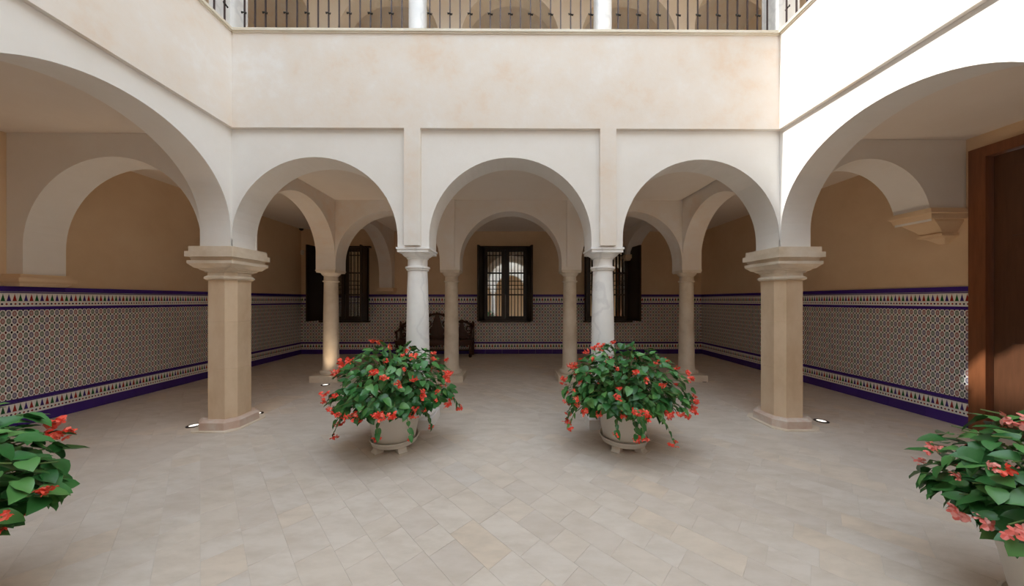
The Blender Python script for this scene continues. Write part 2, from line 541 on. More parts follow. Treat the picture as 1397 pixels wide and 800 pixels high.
# upper band round the court
P_ = .05
mb = MB()
mb.box(AL - T, AR + T, Y1 - P_, Y2, ZBAND, ZCOP - .04)
for cx in CX: mb.box(cx - .1, cx + .1, Y1 - P_, Y1 + .01, ZI + .02, ZBAND)
struct('wall_front_upper', mb, 'court', 'mottled cream plaster parapet band with two pilaster strips above the marble columns')
struct('wall_left_upper', MB().box(AL - T, AL + P_, YS1, Y1 - P_ + .001, ZBAND, ZCOP - .04), 'court', 'shaded mottled cream parapet band above the left arcade arches')
struct('wall_right_upper', MB().box(AR - P_, AR + T, YS1, Y1 - P_ + .001, ZBAND, ZCOP - .04), 'court', 'sunlit cream parapet band above the arch next to the wooden door')
struct('wall_behind_upper', MB().box(AL - T, AR + T, YS1, YS2 + P_, ZBAND, ZCOP - .04), 'court', 'cream parapet band on the courtyard side facing the bench')
q = P_ + .03
struct('trim_1', MB().box(AL - T, AR + T, Y1 - q, Y2, ZCOP - .03, ZCOP).box(AL - T, AR + T, Y1 - q + .015, Y2, ZCOP - .045, ZCOP - .03), 'coping', 'pale stone coping along the parapet under the front railing', 'coping')
struct('trim_2', MB().box(AL - T, AL + q, YS1, Y1 - q, ZCOP - .03, ZCOP).box(AL - T, AL + q - .015, YS1, Y1 - q, ZCOP - .045, ZCOP - .03), 'coping', 'pale stone coping along the shaded side parapet', 'coping')
struct('trim_3', MB().box(AR - q, AR + T, YS1, Y1 - q, ZCOP - .03, ZCOP).box(AR - q + .015, AR + T, YS1, Y1 - q, ZCOP - .045, ZCOP - .03), 'coping', 'pale stone coping along the sunlit side parapet', 'coping')
# strips on the inner arcade
mb = MB()
for cx in RX[1:3]: mb.box(cx - .095, cx + .095, Y3 - .035, Y3 + .01, ZR + .06, 3.6)
struct('trim_4', mb, 'inner', 'two shallow pilaster strips above the slender middle columns', 'pilaster strip')

# ------------------------------------------------------------------ outer walls
mb = MB().box(XL - .3, XL, YS - .3, YB + .3, -.1, 4.19)
struct('wall_gallery_left', mb, 'gallery', 'ochre plaster gallery wall above the tiled dado, bare of openings')
DY0, DY1, DZ = 1.75, 3.80, 3.456
mb = MB().box(XR, XR + .3, DY1, YB + .3, -.1, 4.19).box(XR, XR + .3, YS - .3, DY0, -.1, 4.19).box(XR, XR + .3, DY0, DY1, DZ, 4.19)
struct('wall_gallery_right', mb, 'gallery', 'ochre plaster gallery wall holding the tall brown wooden door')
struct('wall_back', MB().box(XL, XR, YB, YB + .3, -.1, 4.19), 'gallery', 'ochre plaster back wall with three dark shuttered windows')
struct('wall_south', MB().box(XL, XR, YS - .3, YS, -.1, 4.19), 'gallery', 'ochre plaster gallery wall on the far side from the bench')
struct('wall_upper_gallery_left', MB().box(XL - .3, XL, YS - .3, YB + .3, 4.19, 8.3), 'upperp', 'pale tan outer wall of the upper gallery on the shaded side')
struct('wall_upper_gallery_right', MB().box(XR, XR + .3, YS - .3, YB + .3, 4.19, 8.3), 'upperp', 'pale tan outer wall of the upper gallery on the sunlit side')
struct('wall_upper_back', MB().box(XL, XR, YB, YB + .3, 4.19, 8.3), 'upperp', 'pale tan back wall of the upper gallery behind its arches')
struct('wall_upper_south', MB().box(XL, XR, YS - .3, YS, 4.19, 8.3), 'upperp', 'pale tan outer wall of the upper gallery facing the bench side')
mb = MB().box(XL, AL - T, YS, YB, 4.175, 4.21).box(AR + T, XR, YS, YB, 4.175, 4.21).box(AL - T, AR + T, Y2, YB, 4.175, 4.21).box(AL - T, AR + T, YS, YS1, 4.175, 4.21)
struct('floor_upper', mb, 'coping', 'pale stone floor of the upper gallery', 'floor')
# ceilings
for nm, x0, x1, y0, y1, z, lab in (
    ('ceiling_front', AL, AR, Y2, Y3, 3.58, 'flat pale ceiling between the marble columns and slender columns'),
    ('ceiling_left', XL, AL - T, YS, Y1, 3.67, 'flat pale ceiling of the gallery beside the shaded arcade'),
    ('ceiling_right', AR + T, XR, YS, Y1, 3.62, 'flat pale ceiling of the gallery by the wooden door'),
    ('ceiling_corner_left', XL, RX[0] - .185, Y2, YB, 3.72, 'flat pale ceiling above the corner with the dome camera'),
    ('ceiling_corner_right', RX[3] + .185, XR, Y2, YB, 3.66, 'flat pale ceiling above the corner away from the bench'),
    ('ceiling_back', RX[0] + .185, RX[3] - .185, Y4, YB, 3.66, 'flat pale ceiling above the bench and middle window'),
    ('ceiling_south', XL, XR, YS, YS1, 3.62, 'flat pale ceiling of the gallery opposite the bench')):
    struct(nm, MB().box(x0 - .005, x1 + .005, y0 - .005, y1 + .005, z, 4.18), 'ceil', lab, 'ceiling')

# ------------------------------------------------------------------ upper storey
UZ = 4.18
s = [('s', XL, -6.12, UZ), ('a', -6.12, -3.90, 6.95, 1.1), ('s', -3.90, -3.40, UZ)]
ux = (-3.40, -1.20, 1.20, 3.38)
s = [('s', XL, -6.12, UZ), ('a', -6.12, -3.93, 7.0, 1.05), ('s', -3.93, -3.43, UZ), ('a', -3.43, -1.40, 6.73, 1.03), ('s', -1.40, -.98, UZ), ('a', -.98, .98, 6.73, 1.03),
     ('s', .98, 1.40, UZ), ('a', 1.40, 3.30, 6.73, 1.03), ('s', 3.30, 3.66, UZ), ('a', 3.66, 5.60, 7.0, 1.0), ('s', 5.60, XR, UZ)]
struct('wall_upper_inner', arch_wall(s, Y3, Y4, 8.3, 'x', 32), 'upperp', 'tan arched inner wall of the upper gallery behind the railing')
UA0, UA1 = 3.92, 4.18
s = [('s', AL - .26, AL, 6.9), ('a', AL, CX[0] - .16, 7.0, .95), ('s', CX[0] - .16, CX[0] + .16, 6.9), ('a', CX[0] + .16, CX[1] - .16, 7.0, .95), ('s', CX[1] - .16, CX[1] + .16, 6.9), ('a', CX[1] + .16, AR, 7.0, .95), ('s', AR, AR + .26, 6.9)]
struct('wall_upper_front', arch_wall(s, UA0, UA1, 8.31, 'x'), 'court', 'cream arches of the upper gallery over the railing')
struct('wall_upper_behind', arch_wall(s, YS1, YS2 - .06, 8.31, 'x'), 'court', 'cream upper arches on the courtyard side facing the bench')
def side_u(): return [('s', YS2 - .06, YS2, 6.9), ('a', YS2, -1.16, 7.0, .95), ('s', -1.16, -.85, 6.9), ('a', -.85, 1.34, 7.0, .95), ('s', 1.34, 1.65, 6.9), ('a', 1.65, UA0 - .02, 7.0, .95), ('s', UA0 - .02, UA0 + .01, 6.9)]
struct('wall_upper_left', arch_wall(side_u(), AL - .33, AL - .07, 8.31, 'y'), 'court', 'cream upper arches above the shaded side arcade')
struct('wall_upper_right', arch_wall(side_u(), AR + .07, AR + .33, 8.31, 'y'), 'court', 'cream upper arches above the sunlit side arcade')
mb = MB().box(XL - .3, AL, YS - .3, YB + .3, 8.3, ZROOF).box(AR, XR + .3, YS - .3, YB + .3, 8.3, ZROOF).box(AL, AR, Y1, YB + .3, 8.3, ZROOF).box(AL, AR, YS - .3, YS2, 8.3, ZROOF)
struct('ceiling_upper', mb, 'court', 'flat roof slab around the open courtyard', 'roof')

# ------------------------------------------------------------------ tiled dado
def tmesh(name, mat, w, h, d, ur, vr, gap=.0012):
    """tile facing -y, x 0..w, z 0..h, back face at y=0"""
    g = gap; e = min(.0015, h * .1)
    v = [(g, 0, g), (w - g, 0, g), (w - g, 0, h - g), (g, 0, h - g)]
    v += [(x, -d + .001, z) for x, _, z in v[:4]]
    v += [(g + e, -d, g + e), (w - g - e, -d, g + e), (w - g - e, -d, h - g - e), (g + e, -d, h - g - e)]
    f = [(8, 9, 10, 11)]
    for i in range(4):
        j = (i + 1) % 4
        f += [(i, j, 4 + j, 4 + i), (4 + i, 4 + j, 8 + j, 8 + i)]
    me = bpy.data.meshes.new(name); me.from_pydata(v, [], f)
    bm = bmesh.new(); bm.from_mesh(me); bmesh.ops.recalc_face_normals(bm, faces=bm.faces); bm.to_mesh(me); bm.free()
    uvl = me.uv_layers.new(name='UVMap')
    for lp in me.loops:
        co = me.vertices[lp.vertex_index].co
        uvl.data[lp.index].uv = (co.x / w * ur, co.z / h * vr)
    me.materials.append(M[mat]); me.update()
    return me
# heights: base 0-.138, border .138-.302, listel, strip .315-.36, field .36-1.48, strip 1.48-1.52, border 1.52-1.685, listel, cap 1.711-1.776
def cap_mesh(w):
    mb = MB()
    prof = [(0, 1.711 - 1.711), (-.020, 0), (-.024, .012), (-.024, .045), (-.016, .062), (0, .065)]
    return prof
def dado(name, pitch, length, ox, oy, rz, rows_u, label, holes=(), stuff_from=None):
    """length split into tiles of three triangles; ox,oy start corner; holes: (u0,u1,z0,z1) skipped"""
    root = empty(name, (ox, oy, 0), label, 'tiled dado', rz=rz); tag(root, kind='structure')
    tw = length / round(length / (pitch * 6)) / 2
    fw, nu = (tw * 2, 6) if pitch < .06 else (tw, 3)
    n = int(round(length / tw))
    me_b = tmesh('border', 'border', tw, .164, .012, 3, 1)
    me_f = tmesh('field', 'star', fw, .3733, .010, nu, 4, .0006)
    bw = length / round(length / (.405 if pitch < .06 else .5))
    me_base = tmesh('base', 'purple', bw, .138, .012, 1, 1)
    me_cap = tmesh('cap', 'purple', bw, .065, .022, 1, 1)
    me_s = tmesh('strip', 'purple', bw, .042, .017, 1, 1)
    me_l = tmesh('listel', 'purple', tw, .012, .014, 1, 1)
    def inside(u0, u1, z0, z1):
        return any(u0 >= a and u1 <= b and z0 >= c and z1 <= d for a, b, c, d in holes)
    def run(nm, me, w, z, h):
        k = 0
        while (k + .5) * w < length:
            if not inside(k * w, k * w + w, z, z + h): link(nm, me, root, (k * w, 0, z))
            k += 1
    run('base_tile', me_base, bw, .0, .138)
    run('border_tile', me_b, tw, .138, .164)
    run('edge_strip', me_s, bw, .317, .042)
    run('listel', me_l, tw, .304, .012)
    for r in range(3): run('star_tile', me_f, fw, .36 + r * .3733, .3733)
    run('edge_strip', me_s, bw, 1.479, .042)
    run('border_tile', me_b, tw, 1.521, .164)
    run('listel', me_l, tw, 1.692, .012)
    run('cap_tile', me_cap, bw, 1.711, .065)
    bk = MB().box(0, length, -.006, 0, 0, 1.77)
    bk.build('grout_bed', 'grout', root)
    return root
PS = .0450
# the back wall: three windows hide part of it
WIN = [(-5.53, -4.25), (-.79, .51), (2.27, 3.53)]
WZ0, WZ1 = 1.0, 3.16
dado('dado_back', .0830, XR - XL, XL, YB, 0, 0, 'patterned tile dado with purple base along the back wall behind the bench', [(a - XL + .02, b - XL - .02, WZ0 + .02, WZ1) for a, b in WIN])
dado('dado_left', PS, YB - 2.7, XL, 2.7, R(90), 0, 'patterned tile dado with purple base under the bare gallery wall')
dado('dado_right', PS, YB - DY1, XR, YB, R(-90), 0, 'patterned tile dado with purple base next to the wooden door')

# ------------------------------------------------------------------ imposts and corbels on the gallery walls
mb = MB().rect([(1.776, XL, -6.04, 3.83, 4.22), (1.81, XL, -6.00, 3.80, 4.25), (1.83, XL, -6.00, 3.80, 4.25), (1.83, XL, -5.96, 3.77, 4.28), (1.88, XL, -5.96, 3.77, 4.28), (1.88, XL, -5.99, 3.80, 4.25), (1.925, XL, -5.99, 3.80, 4.25)])
tag(mb.build('impost_block', 'gallery'), 'moulded stone impost sitting on the dado under a cross arch', 'impost', kind='structure')
mb = MB().rect([(2.34, 5.68, XR, 3.99, 4.05), (2.41, 5.60, XR, 3.93, 4.11), (2.43, 5.52, XR, 3.90, 4.15), (2.46, 5.52, XR, 3.90, 4.15), (2.47, 5.55, XR, 3.92, 4.13), (2.52, 5.50, XR, 3.90, 4.15), (2.60, 5.38, XR, 3.86, 4.19), (2.63, 5.36, XR, 3.86, 4.19), (2.63, 5.29, XR, 3.83, 4.22), (2.69, 5.27, XR, 3.82, 4.23), (2.70, 5.24, XR, 3.80, 4.25), (2.755, 5.24, XR, 3.80, 4.25)])
tag(mb.build('corbel', 'gallery'), 'stepped tan corbel carrying a cross arch near the wooden door', 'corbel', kind='structure')
for x, lab in ((RX[0], 'small stone impost on the back wall between window and bench'), (RX[3], 'small stone impost on the back wall beside an open shutter')):
    dz_ = 0 if x < 0 else .97
    mb = MB().rect([(z_ + dz_, a_, b_, c_, d_) for z_, a_, b_, c_, d_ in ((1.80, x - .19, x + .19, 9.0, YB), (1.84, x - .21, x + .21, 8.97, YB), (1.86, x - .25, x + .25, 8.92, YB), (1.965, x - .25, x + .25, 8.92, YB))])
    tag(mb.build('impost_block', 'gallery'), lab, 'impost', kind='structure')

# ------------------------------------------------------------------ columns and piers
def marble_column():
    t = empty('marble_column', (0, 0, 0), cat='column')
    MB().box(-.235, .235, -.235, .235, 0, .12).build('plinth', 'marble', t)
    MB().lathe([(.19, .12), (.222, .135), (.232, .16), (.222, .185), (.20, .2), (.175, .205), (.172, .22), (.19, .225), (.196, .24), (.19, .255), (.165, .262)], 32).build('base', 'marble', t, True)
    MB().lathe([(.163, .26), (.152, .29), (.150, .5), (.148, .9), (.142, 1.3), (.133, 1.7), (.124, 1.985)], 32).build('shaft', 'marble', t, True)
    MB().lathe([(.124, 1.98), (.138, 1.984), (.142, 1.995), (.138, 2.006), (.153, 2.008), (.157, 2.02), (.153, 2.032), (.126, 2.036), (.124, 2.05), (.124, 2.13), (.138, 2.136), (.138, 2.15), (.150, 2.156), (.175, 2.172), (.192, 2.19), (.194, 2.205)], 32).build('capital', 'marble', t, True)
    MB().box(-.195, .195, -.205, .205, 2.20, 2.236).box(-.207, .207, -.215, .215, 2.236, 2.26).build('abacus', 'marble', t)
    return t
YC = (Y1 + Y2) / 2
c0 = marble_column(); c0.location = (CX[0], YC, 0)
tag(c0, 'veined white marble column behind a potted begonia, in line with the carved bench', 'column', 'marble columns of the courtyard arcade')
copy_tree(c0, (CX[1], YC, 0), 'veined white marble column behind a potted begonia, in line with the window away from the bench')
for cx, lab in ((CX[0], 'white marble column of the arcade opposite the back windows, shaded side'), (CX[1], 'white marble column of the arcade opposite the back windows, sunny side')):
    copy_tree(c0, (cx, (YS1 + YS2) / 2, 0), lab)
def slim_column():
    t = empty('stone_column', (0, 0, 0), cat='column')
    MB().box(-.27, .27, -.27, .27, 0, .125).build('plinth', 'creamstone', t)
    MB().lathe([(.19, .125), (.205, .135), (.21, .16), (.2, .19), (.18, .2), (.165, .21), (.16, .23)], 28).build('base', 'creamstone', t, True)
    MB().lathe([(.163, .22), (.148, .27), (.146, .5), (.142, 1.0), (.135, 1.5), (.128, 1.97)], 28).build('shaft', 'creamstone', t, True)
    MB().lathe([(.128, 1.965), (.15, 1.97), (.154, 1.982), (.15, 1.994), (.13, 1.998), (.128, 2.08), (.138, 2.088), (.15, 2.1), (.175, 2.13), (.183, 2.15)], 28).build('capital', 'creamstone', t, True)
    MB().box(-.185, .185, -.19, .19, 2.148, 2.175).box(-.195, .195, -.2, .2, 2.175, 2.202).build('abacus', 'creamstone', t)
    return t
YCR = (Y3 + Y4) / 2
s0 = slim_column(); s0.location = (RX[0], YCR, 0)
tag(s0, 'slender cream stone column in front of the shuttered window nearest the dome camera', 'column', 'slender columns of the inner arcade')
copy_tree(s0, (RX[1], YCR, 0), 'slender cream stone column in front of the carved bench')
copy_tree(s0, (RX[2], YCR, 0), 'slender cream stone column between the middle window and the window away from the bench')
copy_tree(s0, (RX[3], YCR, 0), 'slender cream stone column in the corner away from bench and dome camera')

def pier():
    t = empty('sandstone_pier', (0, 0, 0), cat='pier')
    MB().octa([(0, .30, .10), (.012, .30, .10)]).build('footing_slab', 'capstone', t)
    MB().octa([(.01, .255, .105), (.10, .255, .105), (.125, .225, .095)]).build('plinth', 'plinthstone', t)
    # shaft in three stacked stone drums with fine joints
    zz = [.122, .74, 1.33, 1.86]
    for i in range(3):
        a, b_ = zz[i], zz[i + 1]
        MB().octa([(a, .185, .085), (a + .002, .187, .085), (b_ - .004, .187, .085), (b_ - .001, .185, .085)]).build('shaft_block', 'sandstone', t)
    MB().octa([(1.855, .19, .09), (1.86, .205, .095), (1.872, .222, .1), (1.888, .222, .1), (1.902, .205, .095), (1.908, .19, .088), (1.95, .19, .085),
               (1.952, .205, .085), (1.965, .207, .08), (1.98, .225, .06), (1.995, .23, .045), (2.0, .245, .03), (2.03, .262, .012), (2.05, .278, .004), (2.085, .278, .004), (2.088, .25, .004), (2.13, .262, .004)]).build('capital', 'capstone', t)
    MB().octa([(2.13, .292, .003), (2.195, .292, .003)]).octa([(2.193, .268, .003), (2.26, .268, .003)]).build('abacus', 'capstone', t)
    return t
p0 = pier(); p0.location = (AL - T / 2, YC, 0)
tag(p0, 'octagonal sandstone pier with moulded square capital at the shaded courtyard corner', 'pier', 'sandstone corner piers')
copy_tree(p0, (AR + T / 2, YC, 0), 'octagonal sandstone pier with moulded square capital at the courtyard corner by the door')
for x, sd in ((AL - T / 2, 'shaded'), (AR + T / 2, 'sunny')):
    for y, w in ((1.495, 'beside the large potted begonia'), (-1.005, 'midway along the side arcade'), ((YS1 + YS2) / 2, 'at the corner facing the back windows')):
        copy_tree(p0, (x, y, 0), 'octagonal sandstone pier on the %s side %s' % (sd, w))

# upper columns
def upper_col(x, y, lab, square=False):
    t = empty('upper_column', (x, y, ZCOP - .01), lab, 'column', 'white columns on the parapet')
    if square:
        MB().box(-.135, .135, -.13, .13, 0, 1.95).build('shaft', 'marble', t)
        MB().box(-.16, .16, -.155, .155, 1.93, 1.995).build('capital', 'marble', t)
    else:
        MB().lathe([(.115, 0), (.115, .3), (.113, 1.0), (.105, 1.8)], 24).build('shaft', 'marble', t, True)
        MB().lathe([(.105, 1.79), (.125, 1.81), (.105, 1.83), (.105, 1.88), (.15, 1.94)], 24).box(-.16, .16, -.13, .13, 1.935, 1.995).build('capital', 'marble', t, True)
upper_col(CX[0], 4.03, 'round white upper column on the parapet above the marble column nearest the bench')
upper_col(CX[1], 4.03, 'round white upper column on the parapet above the marble column away from the bench')
upper_col(AL - .205, 4.03, 'square white upper column at the shaded corner of the parapet', True)
upper_col(AR + .175, 4.03, 'square white upper column at the sunlit corner of the parapet', True)
for x, sd in ((AL - .2, 'shaded'), (AR + .2, 'sunlit')):
    for y in (1.495, -1.005): upper_col(x, y, 'round white upper column along the %s side parapet' % sd)

# railings
bal = MB().box(-.007, .007, -.007, .007, 0, 1.02)
scr = MB().tube([(-.028, -.012, .012), (-.024, -.014, -.004), (-.010, -.014, .004), (.008, -.014, -.004), (.024, -.014, -.012), (.030, -.012, .002)], [.007, .011, .009, .009, .011, .006], 6)
me_bal = me_scr = None
def railing(x0, x1, y0, y1, lab, group=None):
    global me_bal, me_scr
    t = empty('iron_railing', (x0, y0, ZCOP), lab, 'railing', 'iron railings on the parapet')
    L = math.hypot(x1 - x0, y1 - y0); t.rotation_euler.z = math.atan2(y1 - y0, x1 - x0)
    n = int(round(L / .1305)); d = L / n
    for i in range(n):
        if me_bal is None:
            o = bal.build('baluster', 'iron', t); me_bal = o.data
        else: o = link('baluster', me_bal, t)
        o.location = ((i + .5) * d, 0, 0)
        if i % 2 == 0:
            if me_scr is None:
                k = scr.build('scroll', 'black', o); me_scr = k.data
            else: k = link('scroll', me_scr, o)
            k.location = (0, 0, .345)
    MB().box(0, L, -.025, .025, 1.02, 1.045).build('handrail', 'iron', t)
YRL = 3.95
railing(AL + .0, CX[0] - .112, YRL, YRL, 'iron railing of the parapet between shaded corner and first round upper column')
railing(CX[0] + .112, CX[1] - .112, YRL, YRL, 'iron railing of the parapet between the two round upper columns')
railing(CX[1] + .112, AR + .0, YRL, YRL, 'iron railing of the parapet catching the sun beside the sunlit corner')
railing(AL - .08, AL - .08, 1.62, 3.90, 'iron railing of the shaded side parapet')
railing(AR + .08, AR + .08, 1.62, 3.90, 'iron railing of the sunlit side parapet')

# ------------------------------------------------------------------ windows
def window(idx, x0, x1, label, arg=None):
    t = empty('window_%d' % idx, ((x0 + x1) / 2, YB, WZ0), label, 'window'); tag(t, kind='structure')
    w = x1 - x0; h = WZ1 - WZ0; H = w / 2
    f = .06
    mb = MB()
    for a, b_, c_, d_ in ((-H - .05, -H + f, 0, h), (H - f, H + .05, 0, h), (-H, H, h - f, h), (-H, H, 0, f)): mb.box(a, b_, -.07, 0, c_, d_)
    mb.build('window_frame', 'frame', t)
    MB().box(-H - .12, H + .12, -.10, 0, h - .005, h + .045).build('head_moulding', 'frame', t)
    MB().box(-H - .10, H + .10, -.11, 0, -.05, .005).build('window_sill', 'frame', t)
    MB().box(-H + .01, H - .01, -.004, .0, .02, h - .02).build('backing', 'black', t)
    r1, r2 = (1.6 + (410 - 373) / 45.65) - WZ0, (1.6 + (410 - 402.5) / 45.65) - WZ0
    for sgn in (-1, 1):
        a, b_ = (-H + f, -.012) if sgn < 0 else (.012, H - f)
        st = .06
        lf = MB()
        outer = (a, a + st) if sgn < 0 else (b_ - st, b_)
        inner = (b_ - .105, b_) if sgn < 0 else (a, a + .105)
        lf.box(outer[0], outer[1], -.06, -.02, f, h - f); lf.box(inner[0], inner[1], -.06, -.02, f, h - f)
        pa, pb = (outer[1], inner[0]) if sgn < 0 else (inner[1], outer[0])
        for z0_, z1_ in ((f, f + .07), (r2 - .022, r2 + .022), (r1 - .022, r1 + .022), (h - f - .06, h - f)): lf.box(pa, pb, -.06, -.02, z0_, z1_)
        leaf = lf.build('casement', 'frame', t)
        for z0_, z1_ in ((f + .07, r2 - .022), (r2 + .022, r1 - .022), (r1 + .022, h - f - .06)):
            MB().box(pa - .004, pb + .004, -.036, -.028, z0_ - .004, z1_ + .004).build('pane', 'mirrorglass', leaf)
        # iron grille in front of the panes
        for k in range(4):
            xx = pa + (pb - pa) * (k + .6) / 4.2
            MB().box(xx - .011, xx + .011, -.085, -.065, f, h - f).build('grille_bar', 'iron_dark', t)
        for yy in (349, 384, 389.5, 395):
            zz = 1.6 + (410 - yy) / 45.65 - WZ0
            MB().box(pa, pb, -.083, -.069, zz - .009, zz + .009).build('grille_bar', 'iron_dark', t)
        # open shutter, hinged on the jamb and swung a little past square
        sh = MB().box(0, .60, -.022, .022, .015, h - .015)
        hx = sgn * (H + .0)
        o = sh.build('shutter', 'frame', t, loc=(hx, -.06, 0))
        ang = R(-90) + sgn * R(10)
        o.rotation_euler.z = ang
        for z0_, z1_ in ((.10, .72), (.80, 1.38), (1.46, h - .1)):
            for sd in (-1, 1):
                MB().rect([(z0_, .07, .53, sd * .021, sd * .032), (z1_, .07, .53, sd * .021, sd * .032)]).build('shutter_panel', 'frame', o)
    return t
M['iron_dark'] = newmat('grille_iron', (.02, .015, .012), .5, .3)
window(1, *WIN[0], 'dark wood shuttered window with iron grille nearest the dome camera')
window(2, *WIN[1], 'dark wood shuttered window with iron grille between the two middle columns')
window(3, *WIN[2], 'dark wood shuttered window with iron grille behind a marble column, away from the bench')
tag(MB().box(-5.40, -5.18, YB - .13, YB, .925, .955).build('stone_ledge', 'capstone'), 'tiny pale ledge under the shutter near the dome camera', 'ledge')

# ------------------------------------------------------------------ door in the right gallery wall
d = empty('door_1', (XR, DY1, 0), 'tall brown wooden door with wide flat frame, sunlit patch low down', 'door'); tag(d, kind='structure')
W = DY1 - DY0
MB().box(-.035, .22, -.14, 0, 0, DZ).build('door_jamb', 'door', d)
MB().box(-.035, .22, -W, -W + .14, 0, DZ).build('door_jamb', 'door', d)
MB().box(-.035, .22, -W + .14, -.14, DZ - .125, DZ).build('door_head', 'door', d)
for a, b_ in ((-.145, -W / 2 + .004), (-W / 2 - .004, -W + .145)):
    lf = MB().box(.06, .11, b_, a, .01, DZ - .13).build('door_leaf', 'doorleaf', d)
    for z0_, z1_ in ((.2, 1.1), (1.3, 2.2), (2.35, 3.15)):
        MB().rect([(z0_, .045, .061, b_ + .14, a - .14), (z1_, .045, .061, b_ + .14, a - .14)]).build('door_panel', 'doorleaf', lf)
MB().lathe([(.0, 0), (.03, .004), (.034, .02), (.02, .04), (.0, .045)], 12).build('door_knob', 'ring', d, True, loc=(.03, -W / 2 + .12, 1.05))

# ------------------------------------------------------------------ carved bench
bx0, bx1, by0, by1 = -3.24, -1.06, 8.60, 9.10
bn = empty('carved_bench', ((bx0 + bx1) / 2, (by0 + by1) / 2, 0), 'dark reddish carved wooden bench with three ornate back panels against the tiles', 'bench')
BW = (bx1 - bx0) / 2; BD = (by1 - by0) / 2
MB().box(-BW, BW, -BD, BD, .44, .48).build('seat', 'bench', bn)
ap = MB(); n = 36
v0 = []
for i in range(n + 1):
    x = -BW + .06 + (2 * BW - .12) * i / n
    v0.append((x, .36 - .05 * abs(math.sin(i / n * PI * 5))))
rr = []
for x, z in v0: rr.append([(x, -BD + .02, .445), (x, -BD + .05, .445), (x, -BD + .05, z), (x, -BD + .02, z)])
ap.rings(rr); ap.build('apron', 'bench', bn)
leg = MB().lathe([(.035, 0), (.045, .02), (.045, .08), (.028, .1), (.036, .18), (.045, .26), (.03, .33), (.045, .36), (.045, .445)], 10)
me = None
for x in (-BW + .06, -BW / 3, BW / 3, BW - .06):
    for y in (-BD + .06, BD - .06):
        if me is None: o = leg.build('leg', 'bench', bn, True); me = o.data
        else: o = link('leg', me, bn)
        o.location = (x, y, 0)
MB().box(-BW + .06, BW - .06, BD - .075, BD - .045, .12, .16).build('stretcher', 'bench', bn)
def ringpts(cx, cz, r, y, a0=0, a1=360, n=16, sx=1.0):
    return [(cx + sx * r * math.cos(R(a0 + (a1 - a0) * i / n)), y, cz + r * math.sin(R(a0 + (a1 - a0) * i / n))) for i in range(n + 1)]
yb = BD - .04
def back_panel(cx, hw, z0, z1, nm):
    """round-headed pierced panel: stiles, scalloped arch head, splat, scroll rings and crest"""
    zc = z1 - hw * .8
    p = MB()
    p.box(cx - hw, cx - hw + .05, yb - .02, yb + .02, z0, zc); p.box(cx + hw - .05, cx + hw, yb - .02, yb + .02, z0, zc)
    p.tube([(x, y, zc + (z - zc) * .8) for x, y, z in ringpts(cx, zc, hw - .025, yb, 0, 180, 18)], .034, 8)
    o = p.build(nm, 'bench', bn)
    k = MB()
    for i in range(7):
        a = R(15 + 150 * i / 6); k.lathe([(.0, 0), (.03, .005), (.036, .03), (.02, .055), (0, .06)], 8, c=(0, 0))
        base = len(k.v) - 40
        for j in range(base, len(k.v)):
            x, y, z = k.v[j]
            k.v[j] = (cx + (hw + .0) * math.cos(a) + x, yb + y * .6, zc + (hw + .0) * .8 * math.sin(a) + z - .025)
    k.build('crest_scallops', 'bench', o)
    w = MB()
    w.rings([[(cx - a, yb - .012, z), (cx + a, yb - .012, z), (cx + a, yb + .012, z), (cx - a, yb + .012, z)] for z, a in ((z0, hw * .55), (z0 + (zc - z0) * .3, hw * .34), (z0 + (zc - z0) * .6, hw * .55), (zc, hw * .3), (zc + hw * .5, hw * .16), (z1 - .04, hw * .1))])
    w.build('splat', 'bench', o)
    sc = MB()
    for sg in (-1, 1):
        sc.tube(ringpts(cx + sg * hw * .58, zc + hw * .12, hw * .2, yb, 0, 360, 14)[:-1], .02, 6, True)
        sc.tube(ringpts(cx + sg * hw * .70, z0 + (zc - z0) * .42, hw * .17, yb, 0, 360, 12, 1)[:-1], .018, 6, True)
    sc.build('scrolls', 'bench', o)
back_panel(-BW + .36, .34, .47, 1.0, 'side_panel')
back_panel(BW - .36, .34, .47, 1.0, 'side_panel')
back_panel(0, .46, .47, 1.22, 'centre_panel')
MB().box(-BW + .02, BW - .02, yb - .025, yb + .025, .52, .58).build('back_rail', 'bench', bn)
for sg in (-1, 1):
    a = MB().tube([(sg * (BW - .04), BD - .05, .80), (sg * (BW - .04), 0, .74), (sg * (BW - .04), -BD + .10, .72), (sg * (BW - .04), -BD + .03, .70), (sg * (BW - .04), -BD + .02, .65)], [.03, .032, .035, .04, .025], 8)
    a.build('armrest', 'bench', bn)
    MB().lathe([(.03, .47), (.022, .52), (.034, .6), (.024, .66), (.03, .70)], 8, c=(sg * (BW - .04), -BD + .1)).build('arm_post', 'bench', bn, True)
    MB().lathe([(.035, .0), (.035, .9), (.02, .92), (.035, .95), (.02, .98), (0, .99)], 8, c=(sg * (BW - .03), BD - .04)).build('back_post', 'bench', bn, True)

